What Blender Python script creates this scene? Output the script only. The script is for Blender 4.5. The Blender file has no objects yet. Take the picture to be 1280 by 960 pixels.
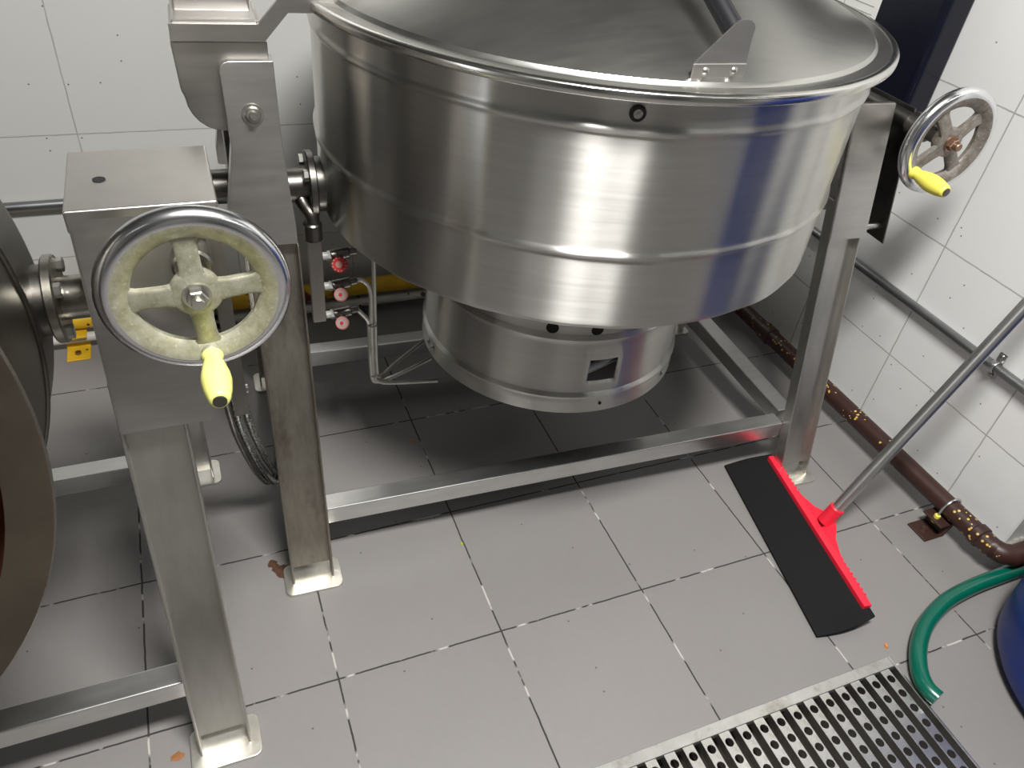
import bpy, bmesh, math, random
from mathutils import Vector, Matrix
random.seed(7)
S = bpy.context.scene
COL = S.collection
PI = math.pi
rad = math.radians

# ------------------------------------------------------------------ constants of the place (metres)
TILE = 0.33
XW = 1.905          # right wall plane
YC = -0.168         # outside corner where the right wall ends
YB = 1.284          # back wall plane
XL, YF, ZC = -3.2, -3.6, 2.75
XR = 3.0

# ------------------------------------------------------------------ materials
def new_mat(name):
    m = bpy.data.materials.new(name); m.use_nodes = True
    nt = m.node_tree
    b = nt.nodes['Principled BSDF']
    return m, nt, b
def N(nt, kind, **kw):
    n = nt.nodes.new(kind)
    for k, v in kw.items():
        setattr(n, k, v)
    return n
def link(nt, a, b): nt.links.new(a, b)
def val(nt, s, v):
    if hasattr(v, 'is_output') or hasattr(v, 'links'): nt.links.new(v, s)
    else: s.default_value = v
def M_(nt, op, a, b=None, c=None, clamp=False):
    n = N(nt, 'ShaderNodeMath', operation=op); n.use_clamp = clamp
    val(nt, n.inputs[0], a)
    if b is not None: val(nt, n.inputs[1], b)
    if c is not None: val(nt, n.inputs[2], c)
    return n.outputs[0]
def mixc(nt, fac, a, b):
    n = N(nt, 'ShaderNodeMix', data_type='RGBA')
    val(nt, n.inputs[0], fac)
    for s, v in ((n.inputs[6], a), (n.inputs[7], b)):
        if hasattr(v, 'links'): nt.links.new(v, s)
        else: s.default_value = (v[0], v[1], v[2], 1)
    return n.outputs[2]
def noise(nt, vec, scale, detail=3, rough=.5):
    n = N(nt, 'ShaderNodeTexNoise'); n.inputs['Scale'].default_value = scale
    n.inputs['Detail'].default_value = detail; n.inputs['Roughness'].default_value = rough
    if vec is not None: nt.links.new(vec, n.inputs['Vector'])
    return n.outputs['Fac']
def ramp(nt, fac, lo, hi):
    n = N(nt, 'ShaderNodeMapRange'); n.inputs['From Min'].default_value = lo; n.inputs['From Max'].default_value = hi
    nt.links.new(fac, n.inputs['Value']); return n.outputs[0]
def bump(nt, b, h, strength=.3, dist=.002):
    n = N(nt, 'ShaderNodeBump'); n.inputs['Strength'].default_value = strength; n.inputs['Distance'].default_value = dist
    nt.links.new(h, n.inputs['Height']); nt.links.new(n.outputs[0], b.inputs['Normal'])
def mapping(nt, vec, scale):
    n = N(nt, 'ShaderNodeMapping'); n.inputs['Scale'].default_value = scale
    nt.links.new(vec, n.inputs['Vector']); return n.outputs[0]

def simple(name, col, rough=.5, metal=0., spec=.5, coat=0., var=.12, nscale=40, bmp=0.):
    m, nt, b = new_mat(name)
    tc = N(nt, 'ShaderNodeTexCoord')
    f = noise(nt, tc.outputs['Object'], nscale, 4)
    c0 = [c * (1 - var) for c in col]; c1 = [min(1, c * (1 + var)) for c in col]
    link(nt, mixc(nt, f, c0, c1), b.inputs['Base Color'])
    b.inputs['Roughness'].default_value = rough; b.inputs['Metallic'].default_value = metal
    b.inputs['Specular IOR Level'].default_value = spec; b.inputs['Coat Weight'].default_value = coat
    if bmp: bump(nt, b, f, bmp, .001)
    return m

def steel(name, col=(.62, .61, .585), rough=.3, streak=(60, 60, 3), aniso=0., stain=None, var=.16, rvar=.12, arot=0.25):
    m, nt, b = new_mat(name)
    tc = N(nt, 'ShaderNodeTexCoord')
    v = mapping(nt, tc.outputs['Object'], streak)
    f = noise(nt, v, 1.0, 5, .65)
    g = noise(nt, tc.outputs['Object'], 9, 3)
    mixf = M_(nt, 'ADD', M_(nt, 'MULTIPLY', f, .6), M_(nt, 'MULTIPLY', g, .4))
    c = mixc(nt, ramp(nt, mixf, .3, .7), [x * (1 - var) for x in col], [min(1, x * (1 + var * .6)) for x in col])
    if stain:
        s = noise(nt, mapping(nt, tc.outputs['Object'], (14, 14, 4)), 1.0, 6, .7)
        c = mixc(nt, M_(nt, 'MULTIPLY', ramp(nt, s, .52, .72), .8), c, stain)
    link(nt, c, b.inputs['Base Color'])
    b.inputs['Metallic'].default_value = 1
    r = M_(nt, 'ADD', rough - rvar / 2, M_(nt, 'MULTIPLY', mixf, rvar))
    link(nt, r, b.inputs['Roughness'])
    if aniso:
        b.inputs['Anisotropic'].default_value = aniso
        b.inputs['Anisotropic Rotation'].default_value = arot
        t = N(nt, 'ShaderNodeTangent', direction_type='RADIAL', axis='Z')
        link(nt, t.outputs[0], b.inputs['Tangent'])
    return m

def grid_lines(nt, u, v, ou, ov, size, gw):
    def one(x, o):
        q = M_(nt, 'FRACT', M_(nt, 'DIVIDE', M_(nt, 'SUBTRACT', x, o), size))
        return M_(nt, 'GREATER_THAN', M_(nt, 'ABSOLUTE', M_(nt, 'SUBTRACT', q, .5)), .5 - gw / 2 / size)
    return M_(nt, 'MAXIMUM', one(u, ou), one(v, ov))

def tile_mat(name, axes, off, size, gw, col, grout, rough, floor=False, gloss_bump=.05):
    m, nt, b = new_mat(name)
    geo = N(nt, 'ShaderNodeNewGeometry')
    sep = N(nt, 'ShaderNodeSeparateXYZ'); link(nt, geo.outputs['Position'], sep.inputs[0])
    u, v = sep.outputs[axes[0]], sep.outputs[axes[1]]
    jit = noise(nt, geo.outputs['Position'], 25, 2)
    u2 = M_(nt, 'ADD', u, M_(nt, 'MULTIPLY', M_(nt, 'SUBTRACT', jit, .5), .003))
    v2 = M_(nt, 'ADD', v, M_(nt, 'MULTIPLY', M_(nt, 'SUBTRACT', jit, .5), .003))
    L = grid_lines(nt, u2, v2, off[0], off[1], size, gw)
    fu = M_(nt, 'FLOOR', M_(nt, 'DIVIDE', M_(nt, 'SUBTRACT', u, off[0]), size))
    fv = M_(nt, 'FLOOR', M_(nt, 'DIVIDE', M_(nt, 'SUBTRACT', v, off[1]), size))
    wn = N(nt, 'ShaderNodeTexWhiteNoise', noise_dimensions='2D')
    cmb = N(nt, 'ShaderNodeCombineXYZ'); link(nt, fu, cmb.inputs[0]); link(nt, fv, cmb.inputs[1])
    link(nt, cmb.outputs[0], wn.inputs['Vector'])
    big = noise(nt, geo.outputs['Position'], 3.5, 3)
    fine = noise(nt, mapping(nt, geo.outputs['Position'], (90, 45, 90)), 1., 4, .7)
    k = M_(nt, 'ADD', M_(nt, 'MULTIPLY', wn.outputs['Value'], .25), M_(nt, 'ADD', M_(nt, 'MULTIPLY', big, .45), M_(nt, 'MULTIPLY', fine, .35)))
    d = .13 if floor else .05
    c = mixc(nt, k, [x * (1 - d) for x in col], [min(1, x * (1 + d)) for x in col])
    # small specks of dirt
    vo = N(nt, 'ShaderNodeTexVoronoi', voronoi_dimensions='2D'); vo.inputs['Scale'].default_value = 15 if not floor else 11
    uv = N(nt, 'ShaderNodeCombineXYZ'); link(nt, u, uv.inputs[0]); link(nt, v, uv.inputs[1])
    link(nt, uv.outputs[0], vo.inputs['Vector'])
    rsel = N(nt, 'ShaderNodeSeparateColor'); link(nt, vo.outputs['Color'], rsel.inputs[0])
    sp = M_(nt, 'MULTIPLY', M_(nt, 'LESS_THAN', vo.outputs['Distance'], .030 if not floor else .022), M_(nt, 'GREATER_THAN', rsel.outputs[0], .70 if not floor else .80))
    c = mixc(nt, M_(nt, 'MULTIPLY', sp, .8), c, (.05, .045, .04))
    if floor:
        chip = ramp(nt, noise(nt, geo.outputs['Position'], 16, 3), .54, .62)
        gc = mixc(nt, chip, (.030, .029, .028), (.42, .40, .37))
    else:
        gc = mixc(nt, noise(nt, geo.outputs['Position'], 30, 2), [g * .75 for g in grout], [min(1, g * 1.2) for g in grout])
    link(nt, mixc(nt, L, c, gc), b.inputs['Base Color'])
    link(nt, M_(nt, 'ADD', M_(nt, 'MULTIPLY', L, .9 - rough), M_(nt, 'ADD', rough - .06, M_(nt, 'MULTIPLY', fine, .12))), b.inputs['Roughness'])
    h = M_(nt, 'SUBTRACT', M_(nt, 'MULTIPLY', fine, .35 if floor else .03), L)
    bump(nt, b, h, .35 if floor else .3, .0015)
    return m

def flecked(name, base, fleck, scale=70, thr=.16, sel=.6, rough=.45, patch=None, pthr=.55):
    m, nt, b = new_mat(name)
    tc = N(nt, 'ShaderNodeTexCoord')
    f = noise(nt, tc.outputs['Object'], 18, 4)
    c = mixc(nt, f, [x * .6 for x in base], [x * 1.35 for x in base])
    if patch:
        c = mixc(nt, ramp(nt, noise(nt, tc.outputs['Object'], 7, 4, .6), pthr, pthr + .03), c, patch)
    vo = N(nt, 'ShaderNodeTexVoronoi'); vo.inputs['Scale'].default_value = scale
    link(nt, tc.outputs['Object'], vo.inputs['Vector'])
    s = N(nt, 'ShaderNodeSeparateColor'); link(nt, vo.outputs['Color'], s.inputs[0])
    region = M_(nt, 'GREATER_THAN', noise(nt, tc.outputs['Object'], 5, 2), .5)
    msk = M_(nt, 'MULTIPLY', region, M_(nt, 'MULTIPLY', M_(nt, 'LESS_THAN', vo.outputs['Distance'], thr * 2), M_(nt, 'GREATER_THAN', s.outputs[0], sel)))
    link(nt, mixc(nt, msk, c, fleck), b.inputs['Base Color'])
    b.inputs['Roughness'].default_value = rough
    bump(nt, b, f, .4, .002)
    return m

MAT = {}
MAT['floor'] = tile_mat('floor_tile', ('X', 'Y'), (0, 0), TILE, .0034, (.200, .190, .186), (.05, .05, .05), .42, floor=True)
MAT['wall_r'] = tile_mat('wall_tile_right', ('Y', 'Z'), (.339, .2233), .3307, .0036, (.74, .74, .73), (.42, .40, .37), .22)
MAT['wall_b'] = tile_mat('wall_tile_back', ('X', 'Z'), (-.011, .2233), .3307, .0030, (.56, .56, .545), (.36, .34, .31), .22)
MAT['paint'] = simple('wall_paint', (.24, .235, .22), .6, var=.04)
MAT['ceil'] = simple('ceiling_paint', (.09, .09, .085), .7, var=.03)
MAT['paint2'] = simple('pale_wall_paint', (.62, .61, .58), .6, var=.04)
MAT['vessel'] = steel('brushed_vessel_steel', (.60, .59, .565), .36, (6, 6, 140), aniso=1.0, var=.10, rvar=.10)
MAT['vessel_shaded'] = steel('shaded_vessel_steel', (.20, .185, .165), .36, (6, 6, 140), aniso=.8, var=.2, rvar=.1)  # vessel steel darkened to stand for the weak light on the left kettle
MAT['lid'] = steel('lid_steel', (.52, .515, .49), .30, (10, 60, 10), var=.08, rvar=.1)
MAT['rimsteel'] = steel('polished_rim_steel', (.68, .67, .64), .20, (30, 30, 30), var=.06)
MAT['sheet'] = steel('stainless_sheet', (.60, .58, .555), .34, (8, 8, 70), var=.13)
MAT['rail'] = steel('galvanised_rail', (.70, .70, .69), .33, (12, 60, 60), var=.14)
MAT['legsteel'] = steel('leg_steel', (.60, .585, .55), .36, (50, 50, 5), var=.14)
MAT['legdirty'] = steel('stained_leg_steel', (.40, .37, .32), .40, (60, 60, 6), var=.3, stain=(.13, .10, .075))
MAT['leg_dark'] = steel('dull_flange_steel', (.33, .31, .285), .4, (50, 50, 5), var=.2)
MAT['plate'] = steel('foot_plate_steel', (.74, .72, .66), .36, (20, 20, 20), var=.12, stain=(.50, .42, .32))
MAT['darksteel'] = steel('dark_oily_steel', (.20, .19, .175), .36, (20, 20, 20), var=.45)
MAT['trunnion'] = steel('worn_trunnion_steel', (.42, .40, .35), .32, (30, 30, 30), var=.5, stain=(.06, .05, .04))
MAT['chrome'] = steel('chrome_rim', (.80, .81, .83), .21, (15, 15, 15), var=.08, rvar=.08)
def cast_mat(name, light, dark, thr):
    m, nt, b = new_mat(name)
    tc = N(nt, 'ShaderNodeTexCoord')
    f = noise(nt, tc.outputs['Object'], 55, 6, .7); g = noise(nt, tc.outputs['Object'], 210, 3, .6)
    c = mixc(nt, ramp(nt, f, thr - .12, thr + .12), dark, light)
    c = mixc(nt, M_(nt, 'MULTIPLY', ramp(nt, g, .60, .72), .55), c, (.70, .69, .60))
    link(nt, c, b.inputs['Base Color']); b.inputs['Metallic'].default_value = .55; b.inputs['Roughness'].default_value = .48
    bump(nt, b, f, .35, .001); return m
MAT['cast'] = cast_mat('cast_wheel_metal', (.44, .43, .34), (.31, .30, .20), .47)
MAT['castworn'] = cast_mat('worn_cast_wheel_metal', (.30, .275, .25), (.18, .15, .12), .48)
MAT['bolt'] = steel('bolt_steel', (.58, .57, .53), .3, (30, 30, 30), var=.2)
MAT['rustbolt'] = steel('rusty_bolt', (.36, .24, .18), .45, (40, 40, 40), var=.4)
MAT['yellow'] = simple('yellow_handle_plastic', (.76, .76, .23), .38, var=.06, coat=.1)
MAT['yellow2'] = simple('yellow_handle_plastic_deep', (.78, .71, .11), .38, var=.06, coat=.1)
MAT['black'] = simple('black_plastic', (.012, .012, .015), .35)
MAT['hole'] = simple('dark_hole', (.006, .006, .006), .9)
MAT['gear'] = steel('greased_gear', (.17, .16, .15), .4, (30, 30, 30), var=.3)
MAT['rubber'] = simple('black_rubber', (.0065, .0065, .007), .75, spec=.2, var=.2, bmp=.1)
MAT['red'] = simple('red_plastic', (.80, .018, .045), .38, var=.05)
MAT['alu'] = steel('aluminium_pole', (.66, .66, .65), .36, (60, 60, 4), var=.08)
MAT['hose'] = simple('green_hose', (.0, .095, .062), .28, var=.18, coat=.3)
MAT['drum'] = simple('blue_drum_plastic', (.003, .024, .19), .38, spec=.35, var=.1, nscale=8)
MAT['panel'] = simple('navy_black_panel', (.005, .006, .013), .22, spec=.3, var=.15)
MAT['paper'] = simple('paper', (.80, .80, .77), .7, var=.03)
MAT['ink'] = simple('printed_ink', (.38, .38, .37), .7)
MAT['conduit'] = steel('grey_conduit', (.34, .35, .36), .38, (3, 3, 60), var=.35)
MAT['clip'] = steel('zinc_clip', (.62, .62, .62), .3, (30, 30, 30), var=.2)
MAT['brown'] = flecked('brown_pipe_paint', (.036, .013, .010), (.62, .42, .10), 110, .17, .60)
MAT['brownp'] = simple('brown_bracket_paint', (.036, .015, .011), .5, var=.3)
MAT['ypipe'] = flecked('yellow_gas_pipe_paint', (.66, .40, .015), (.05, .02, .01), 60, .12, .7, patch=(.14, .02, .012), pthr=.60)
MAT['wpipe'] = flecked('white_pipe_paint', (.55, .54, .50), (.05, .05, .04), 45, .2, .65)
MAT['tube'] = steel('aluminium_tube', (.66, .65, .60), .4, (40, 40, 40), var=.2)
MAT['knobr'] = simple('red_knob', (.62, .03, .03), .4)
MAT['knobp'] = simple('pink_knob', (.62, .30, .27), .45)
MAT['white'] = simple('white_fitting', (.42, .42, .40), .4)
MAT['stained'] = steel('stained_interior_steel', (.15, .065, .042), .5, (12, 12, 12), var=.3)
MAT['rimbrown'] = steel('dulled_rim_steel', (.22, .185, .145), .42, (14, 14, 14), var=.2)
MAT['drain'] = steel('drain_steel', (.74, .73, .70), .32, (30, 30, 30), var=.16, stain=(.40, .37, .32))
MAT['trough'] = simple('wet_trough', (.035, .030, .026), .22, var=.7, nscale=22)
MAT['rust'] = simple('rust_stain', (.065, .027, .011), .6, var=.6, nscale=120)
MAT['rust2'] = simple('fresh_rust', (.24, .10, .03), .6, var=.5, nscale=150)
MAT['orust'] = simple('orange_crumb', (.55, .20, .05), .5)
MAT['pea'] = simple('green_crumb', (.28, .33, .05), .5)
MAT['mortar'] = flecked('rough_mortar', (.30, .28, .25), (.04, .035, .03), 40, .3, .5, rough=.9)
MAT['braid'] = None
def braid():
    m, nt, b = new_mat('braided_steel')
    tc = N(nt, 'ShaderNodeTexCoord')
    vo = N(nt, 'ShaderNodeTexVoronoi'); vo.inputs['Scale'].default_value = 260
    link(nt, tc.outputs['Object'], vo.inputs['Vector'])
    link(nt, mixc(nt, ramp(nt, vo.outputs['Distance'], .1, .6), (.75, .74, .70), (.16, .16, .155)), b.inputs['Base Color'])
    b.inputs['Metallic'].default_value = .9; b.inputs['Roughness'].default_value = .35
    return m
MAT['braid'] = braid()

# ------------------------------------------------------------------ geometry helpers
class MB:
    def __init__(s): s.bm = bmesh.new()
    def _xf(s, vs, mat):
        if mat is not None: bmesh.ops.transform(s.bm, matrix=mat, verts=vs)
    def box(s, lo, hi, bev=0., seg=2, mat=None):
        t = bmesh.new()
        bmesh.ops.create_cube(t, size=1)
        c = [(a + b) / 2 for a, b in zip(lo, hi)]; d = [max(1e-5, b - a) for a, b in zip(lo, hi)]
        for v in t.verts: v.co = Vector([c[i] + v.co[i] * d[i] for i in range(3)])
        if bev: bmesh.ops.bevel(t, geom=list(t.edges), offset=bev, segments=seg, affect='EDGES', profile=.5)
        s.merge(t, mat); return s
    def merge(s, t, mat=None):
        if mat is not None: bmesh.ops.transform(t, matrix=mat, verts=list(t.verts))
        me = bpy.data.meshes.new('tmp'); t.to_mesh(me); t.free(); s.bm.from_mesh(me); bpy.data.meshes.remove(me)
    def prism(s, pts, vec, bev=0., mat=None):
        t = bmesh.new()
        vs = [t.verts.new(p) for p in pts]
        f = t.faces.new(vs)
        r = bmesh.ops.extrude_face_region(t, geom=[f])
        nv = [e for e in r['geom'] if isinstance(e, bmesh.types.BMVert)]
        bmesh.ops.translate(t, vec=Vector(vec), verts=nv)
        bmesh.ops.recalc_face_normals(t, faces=list(t.faces))
        if bev: bmesh.ops.bevel(t, geom=list(t.edges), offset=bev, segments=2, affect='EDGES', profile=.5)
        s.merge(t, mat); return s
    def lathe(s, prof, seg=64, mat=None, closed=False):
        t = bmesh.new(); rings = []
        for r, z in prof:
            if r < 1e-6: rings.append([t.verts.new((0, 0, z))])
            else: rings.append([t.verts.new((r * math.cos(2 * PI * k / seg), r * math.sin(2 * PI * k / seg), z)) for k in range(seg)])
        n = len(rings)
        for i in range(n if closed else n - 1):
            A, B = rings[i], rings[(i + 1) % n]
            for k in range(seg):
                k2 = (k + 1) % seg
                if len(A) == 1 and len(B) == 1: continue
                if len(A) == 1: t.faces.new((A[0], B[k2], B[k]))
                elif len(B) == 1: t.faces.new((A[k], A[k2], B[0]))
                else: t.faces.new((A[k], A[k2], B[k2], B[k]))
        bmesh.ops.recalc_face_normals(t, faces=list(t.faces))
        s.merge(t, mat); return s
    def cyl(s, p0, p1, r0, r1=None, seg=24, bev=0.):
        r1 = r0 if r1 is None else r1
        p0, p1 = Vector(p0), Vector(p1); d = p1 - p0; L = d.length
        q = Matrix.Translation(p0) @ d.to_track_quat('Z', 'Y').to_matrix().to_4x4()
        if bev: prof = [(0, 0), (r0 - bev, 0), (r0, bev), (r1, L - bev), (r1 - bev, L), (0, L)]
        else: prof = [(0, 0), (r0, 0), (r1, L), (0, L)]
        return s.lathe(prof, seg, q)
    def hexn(s, p0, p1, r): return s.cyl(p0, p1, r, seg=6, bev=r * .12)
    def tube(s, pts, r, seg=12, smooth=True, sub=6, rfun=None):
        P = [Vector(p) for p in pts]
        if smooth and len(P) > 2:
            Q = []
            for i in range(len(P) - 1):
                a = P[max(0, i - 1)]; b = P[i]; c = P[i + 1]; d = P[min(len(P) - 1, i + 2)]
                for k in range(sub):
                    u = k / sub
                    Q.append(.5 * ((2 * b) + (c - a) * u + (2 * a - 5 * b + 4 * c - d) * u * u + (3 * b - a - 3 * c + d) * u ** 3))
            Q.append(P[-1]); P = Q
        t = bmesh.new(); rings = []; up = None
        for i, p in enumerate(P):
            tan = (P[min(i + 1, len(P) - 1)] - P[max(i - 1, 0)]).normalized()
            if up is None: up = tan.orthogonal().normalized()
            up = (up - tan * up.dot(tan)).normalized(); w = tan.cross(up)
            rr = rfun(i / (len(P) - 1)) if rfun else r
            rings.append([t.verts.new(p + (up * math.cos(2 * PI * k / seg) + w * math.sin(2 * PI * k / seg)) * rr) for k in range(seg)])
        for A, B in zip(rings[:-1], rings[1:]):
            for k in range(seg): t.faces.new((A[k], A[(k + 1) % seg], B[(k + 1) % seg], B[k]))
        t.faces.new(rings[0][::-1]); t.faces.new(rings[-1])
        s.merge(t); return s
    def torus(s, R, r, mat=None, seg=72, sq=1.):
        prof = [(R + r * math.cos(2 * PI * k / 16), sq * r * math.sin(2 * PI * k / 16)) for k in range(16)]
        return s.lathe(prof, seg, mat, closed=True)
    def build(s, name, mat, parent=None, angle=35):
        me = bpy.data.meshes.new(name)
        bmesh.ops.recalc_face_normals(s.bm, faces=list(s.bm.faces))
        s.bm.to_mesh(me); s.bm.free()
        me.materials.append(mat if not isinstance(mat, str) else MAT[mat])
        me.shade_smooth()
        me.set_sharp_from_angle(angle=rad(angle))
        o = bpy.data.objects.new(name, me); COL.objects.link(o)
        wn = o.modifiers.new('normals', 'WEIGHTED_NORMAL'); wn.keep_sharp = True; wn.weight = 60
        if parent is not None: o.parent = parent
        return o
def tag(o, label, cat, group=None, kind=None):
    o['label'] = label; o['category'] = cat
    if group: o['group'] = group
    if kind: o['kind'] = kind
    return o
def empty(name, loc, rz, label, cat, group=None):
    o = bpy.data.objects.new(name, None); COL.objects.link(o)
    o.location = loc; o.rotation_euler = (0, 0, rz); o.empty_display_size = .1
    return tag(o, label, cat, group)
def struct(o):
    o['kind'] = 'structure'; return o
def quad(name, pts, mat):
    t = MB(); vs = [t.bm.verts.new(p) for p in pts]; t.bm.faces.new(vs)
    return struct(t.build(name, mat))

# ------------------------------------------------------------------ the room
DX0, DX1, DY0, DY1 = -.40, 1.415, -.80, -.309     # drain opening
f = MB()
def slab(lo, hi): f.box(lo, hi)
slab((XL, DY1, -.05), (XR, YB + .1, 0)); slab((XL, YF, -.05), (XR, DY0, 0))
slab((XL, DY0, -.05), (DX0, DY1, 0)); slab((DX1, DY0, -.05), (XR, DY1, 0))
struct(f.build('floor', 'floor'))
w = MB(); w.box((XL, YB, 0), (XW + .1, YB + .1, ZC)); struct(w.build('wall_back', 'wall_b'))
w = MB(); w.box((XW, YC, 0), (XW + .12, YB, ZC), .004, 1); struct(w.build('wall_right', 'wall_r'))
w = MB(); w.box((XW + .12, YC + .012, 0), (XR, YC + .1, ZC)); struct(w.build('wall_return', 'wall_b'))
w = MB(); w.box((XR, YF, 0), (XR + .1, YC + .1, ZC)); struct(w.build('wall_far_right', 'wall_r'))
w = MB(); w.box((XL - .1, YF, 0), (XL, YB + .1, ZC)); struct(w.build('wall_left', 'paint2'))
w = MB(); w.box((XL - .1, YF - .1, 0), (XR + .1, YF, ZC)); struct(w.build('wall_front', 'paint'))
w = MB(); w.box((XL - .1, YF - .1, ZC), (XR + .1, YB + .1, ZC + .1)); struct(w.build('ceiling', 'ceil'))
MAT['door'] = simple('door_paint', (.03, .03, .035), .4)  # dark slabs added out of view to streak the vessel's reflections
for k, (x0, x1) in enumerate(((-1.9, -.6), (.5, 1.5))):
    w = MB(); w.box((x0, YF, 0), (x1, YF + .05, 2.15), .004, 1)
    struct(w.build('door_%d' % (k + 1), 'door'))
w = MB(); w.box((XR - .05, -2.3, 0), (XR, -1.2, 2.15), .004, 1); struct(w.build('door_3', 'door'))
w = MB()      # unseen canopy added over the kettles so the lid reflects something dark
w.prism([(-1.6, .12, 2.32), (-1.6, YB, 2.32), (-1.6, YB, ZC), (-1.6, .45, ZC), (-1.6, .12, 2.45)], (3.45, 0, 0), .003)
struct(w.build('added_canopy', 'ceil'))
# rough mortar at the foot of the corner
w = MB()
for k in range(26):
    x = XW + .02 + k * .018; w.cyl((x, YC - .004 - random.random() * .012, 0), (x, YC, .018 + random.random() * .02), .016 + random.random() * .008, .008, seg=8)
struct(w.build('trim_1', 'mortar'))

# ------------------------------------------------------------------ the kettles
def xz(x, z, y): return (x, y, z)
Y0, SL = -.345, .24                  # sloping front plane of a leg: y = Y0 + SL*z
def fy(z, off=0.): return Y0 + off + SL * z
BODY_R, BODY_Z0, BEAD_Z, BEAD2_Z, RIM_Z = .498, .678, .814, 1.005, 1.056
TZ = .725                            # trunnion axis

def leg_channel(x0, x1, ztop, sgn, zb=.0, rec=.018, dep=.032, lip=.004):
    """U channel open to the outside, sloping along the A-frame; sgn=-1 front, +1 rear"""
    m = MB()
    def pt(x, z, d): return (x, sgn * (-(fy(z)) - d) if sgn > 0 else fy(z) + d, z)
    def strip(xa, xb, da, db, z0, z1):
        pts = [pt(xa, z0, da), pt(xb, z0, da), pt(xb, z0, db), pt(xa, z0, db)]
        top = [pt(xa, z1, da), pt(xb, z1, da), pt(xb, z1, db), pt(xa, z1, db)]
        t = bmesh.new(); A = [t.verts.new(p) for p in pts]; B = [t.verts.new(p) for p in top]
        t.faces.new(A); t.faces.new(B)
        for k in range(4): t.faces.new((A[k], A[(k + 1) % 4], B[(k + 1) % 4], B[k]))
        bmesh.ops.recalc_face_normals(t, faces=list(t.faces))
        bmesh.ops.bevel(t, geom=list(t.edges), offset=.0012, segments=1, affect='EDGES')
        m.merge(t)
    strip(x0, x0 + lip, 0, dep, zb + .006, ztop); strip(x1 - lip, x1, 0, dep, zb + .006, ztop)
    strip(x0 + lip * .5, x1 - lip * .5, rec, rec + .004, zb + .03, ztop)
    return m
def foot_plate(xc, sgn, wd=.115, dp=.078):
    m = MB(); y = (fy(.0) + .014) * (1 if sgn < 0 else -1)
    a, b = wd / 2, dp / 2; r = .014; pts = []
    for cx, cy, a0 in ((a - r, b - r, 0), (-a + r, b - r, 90), (-a + r, -b + r, 180), (a - r, -b + r, 270)):
        for k in range(5):
            t = rad(a0 + 90 * k / 4); pts.append((xc + cx + r * math.cos(t), y + cy + r * math.sin(t), 0.0))
    m.prism(pts, (0, 0, .007), .0012); return m

def vessel_profile(inner):
    B = BODY_R
    p = [(0, BODY_Z0 - .004), (.24, BODY_Z0 - .004), (.40, BODY_Z0 - .004), (B - .02, BODY_Z0 - .003), (B - .007, BODY_Z0 - .001), (B - .002, BODY_Z0 + .004), (B, BODY_Z0 + .010), (B, BODY_Z0 + .016), (B, BODY_Z0 + .05), (B, BEAD_Z - .03)]
    for bz in (BEAD_Z, BEAD2_Z):
        p += [(B, bz - .012), (B, bz - .008), (B + .0015, bz - .0055), (B + .0042, bz - .0025), (B + .0048, bz), (B + .0042, bz + .0025), (B + .0015, bz + .0055), (B, bz + .008), (B, bz + .012)]
        if bz == BEAD_Z: p += [(B, bz + .03), (B, bz + .09), (B, BEAD2_Z - .03)]
    p += [(B, RIM_Z - .024), (B, RIM_Z - .014), (B + .001, RIM_Z - .009), (B + .005, RIM_Z - .004), (B + .012, RIM_Z - .001), (B + .016, RIM_Z)]
    return p
def wavy(o, cx, cy):
    """hand-rolled sheet metal is never a perfect cylinder: tenths of a millimetre of waviness"""
    rnd = random.Random(3); W = [(k, rnd.uniform(-1, 1) * .015 / k * (1.0 if k < 30 else .6), rnd.uniform(0, 2 * PI)) for k in (7, 11, 17, 23, 31, 43, 57)]
    for v_ in o.data.vertices:
        x, y = v_.co.x - cx, v_.co.y - cy; r = math.hypot(x, y)
        if r < .2: continue
        a = math.atan2(y, x); d = sum(A * math.cos(k * a + p_) for k, A, p_ in W)
        v_.co.x = cx + x * (1 + d / r); v_.co.y = cy + y * (1 + d / r)
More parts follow.
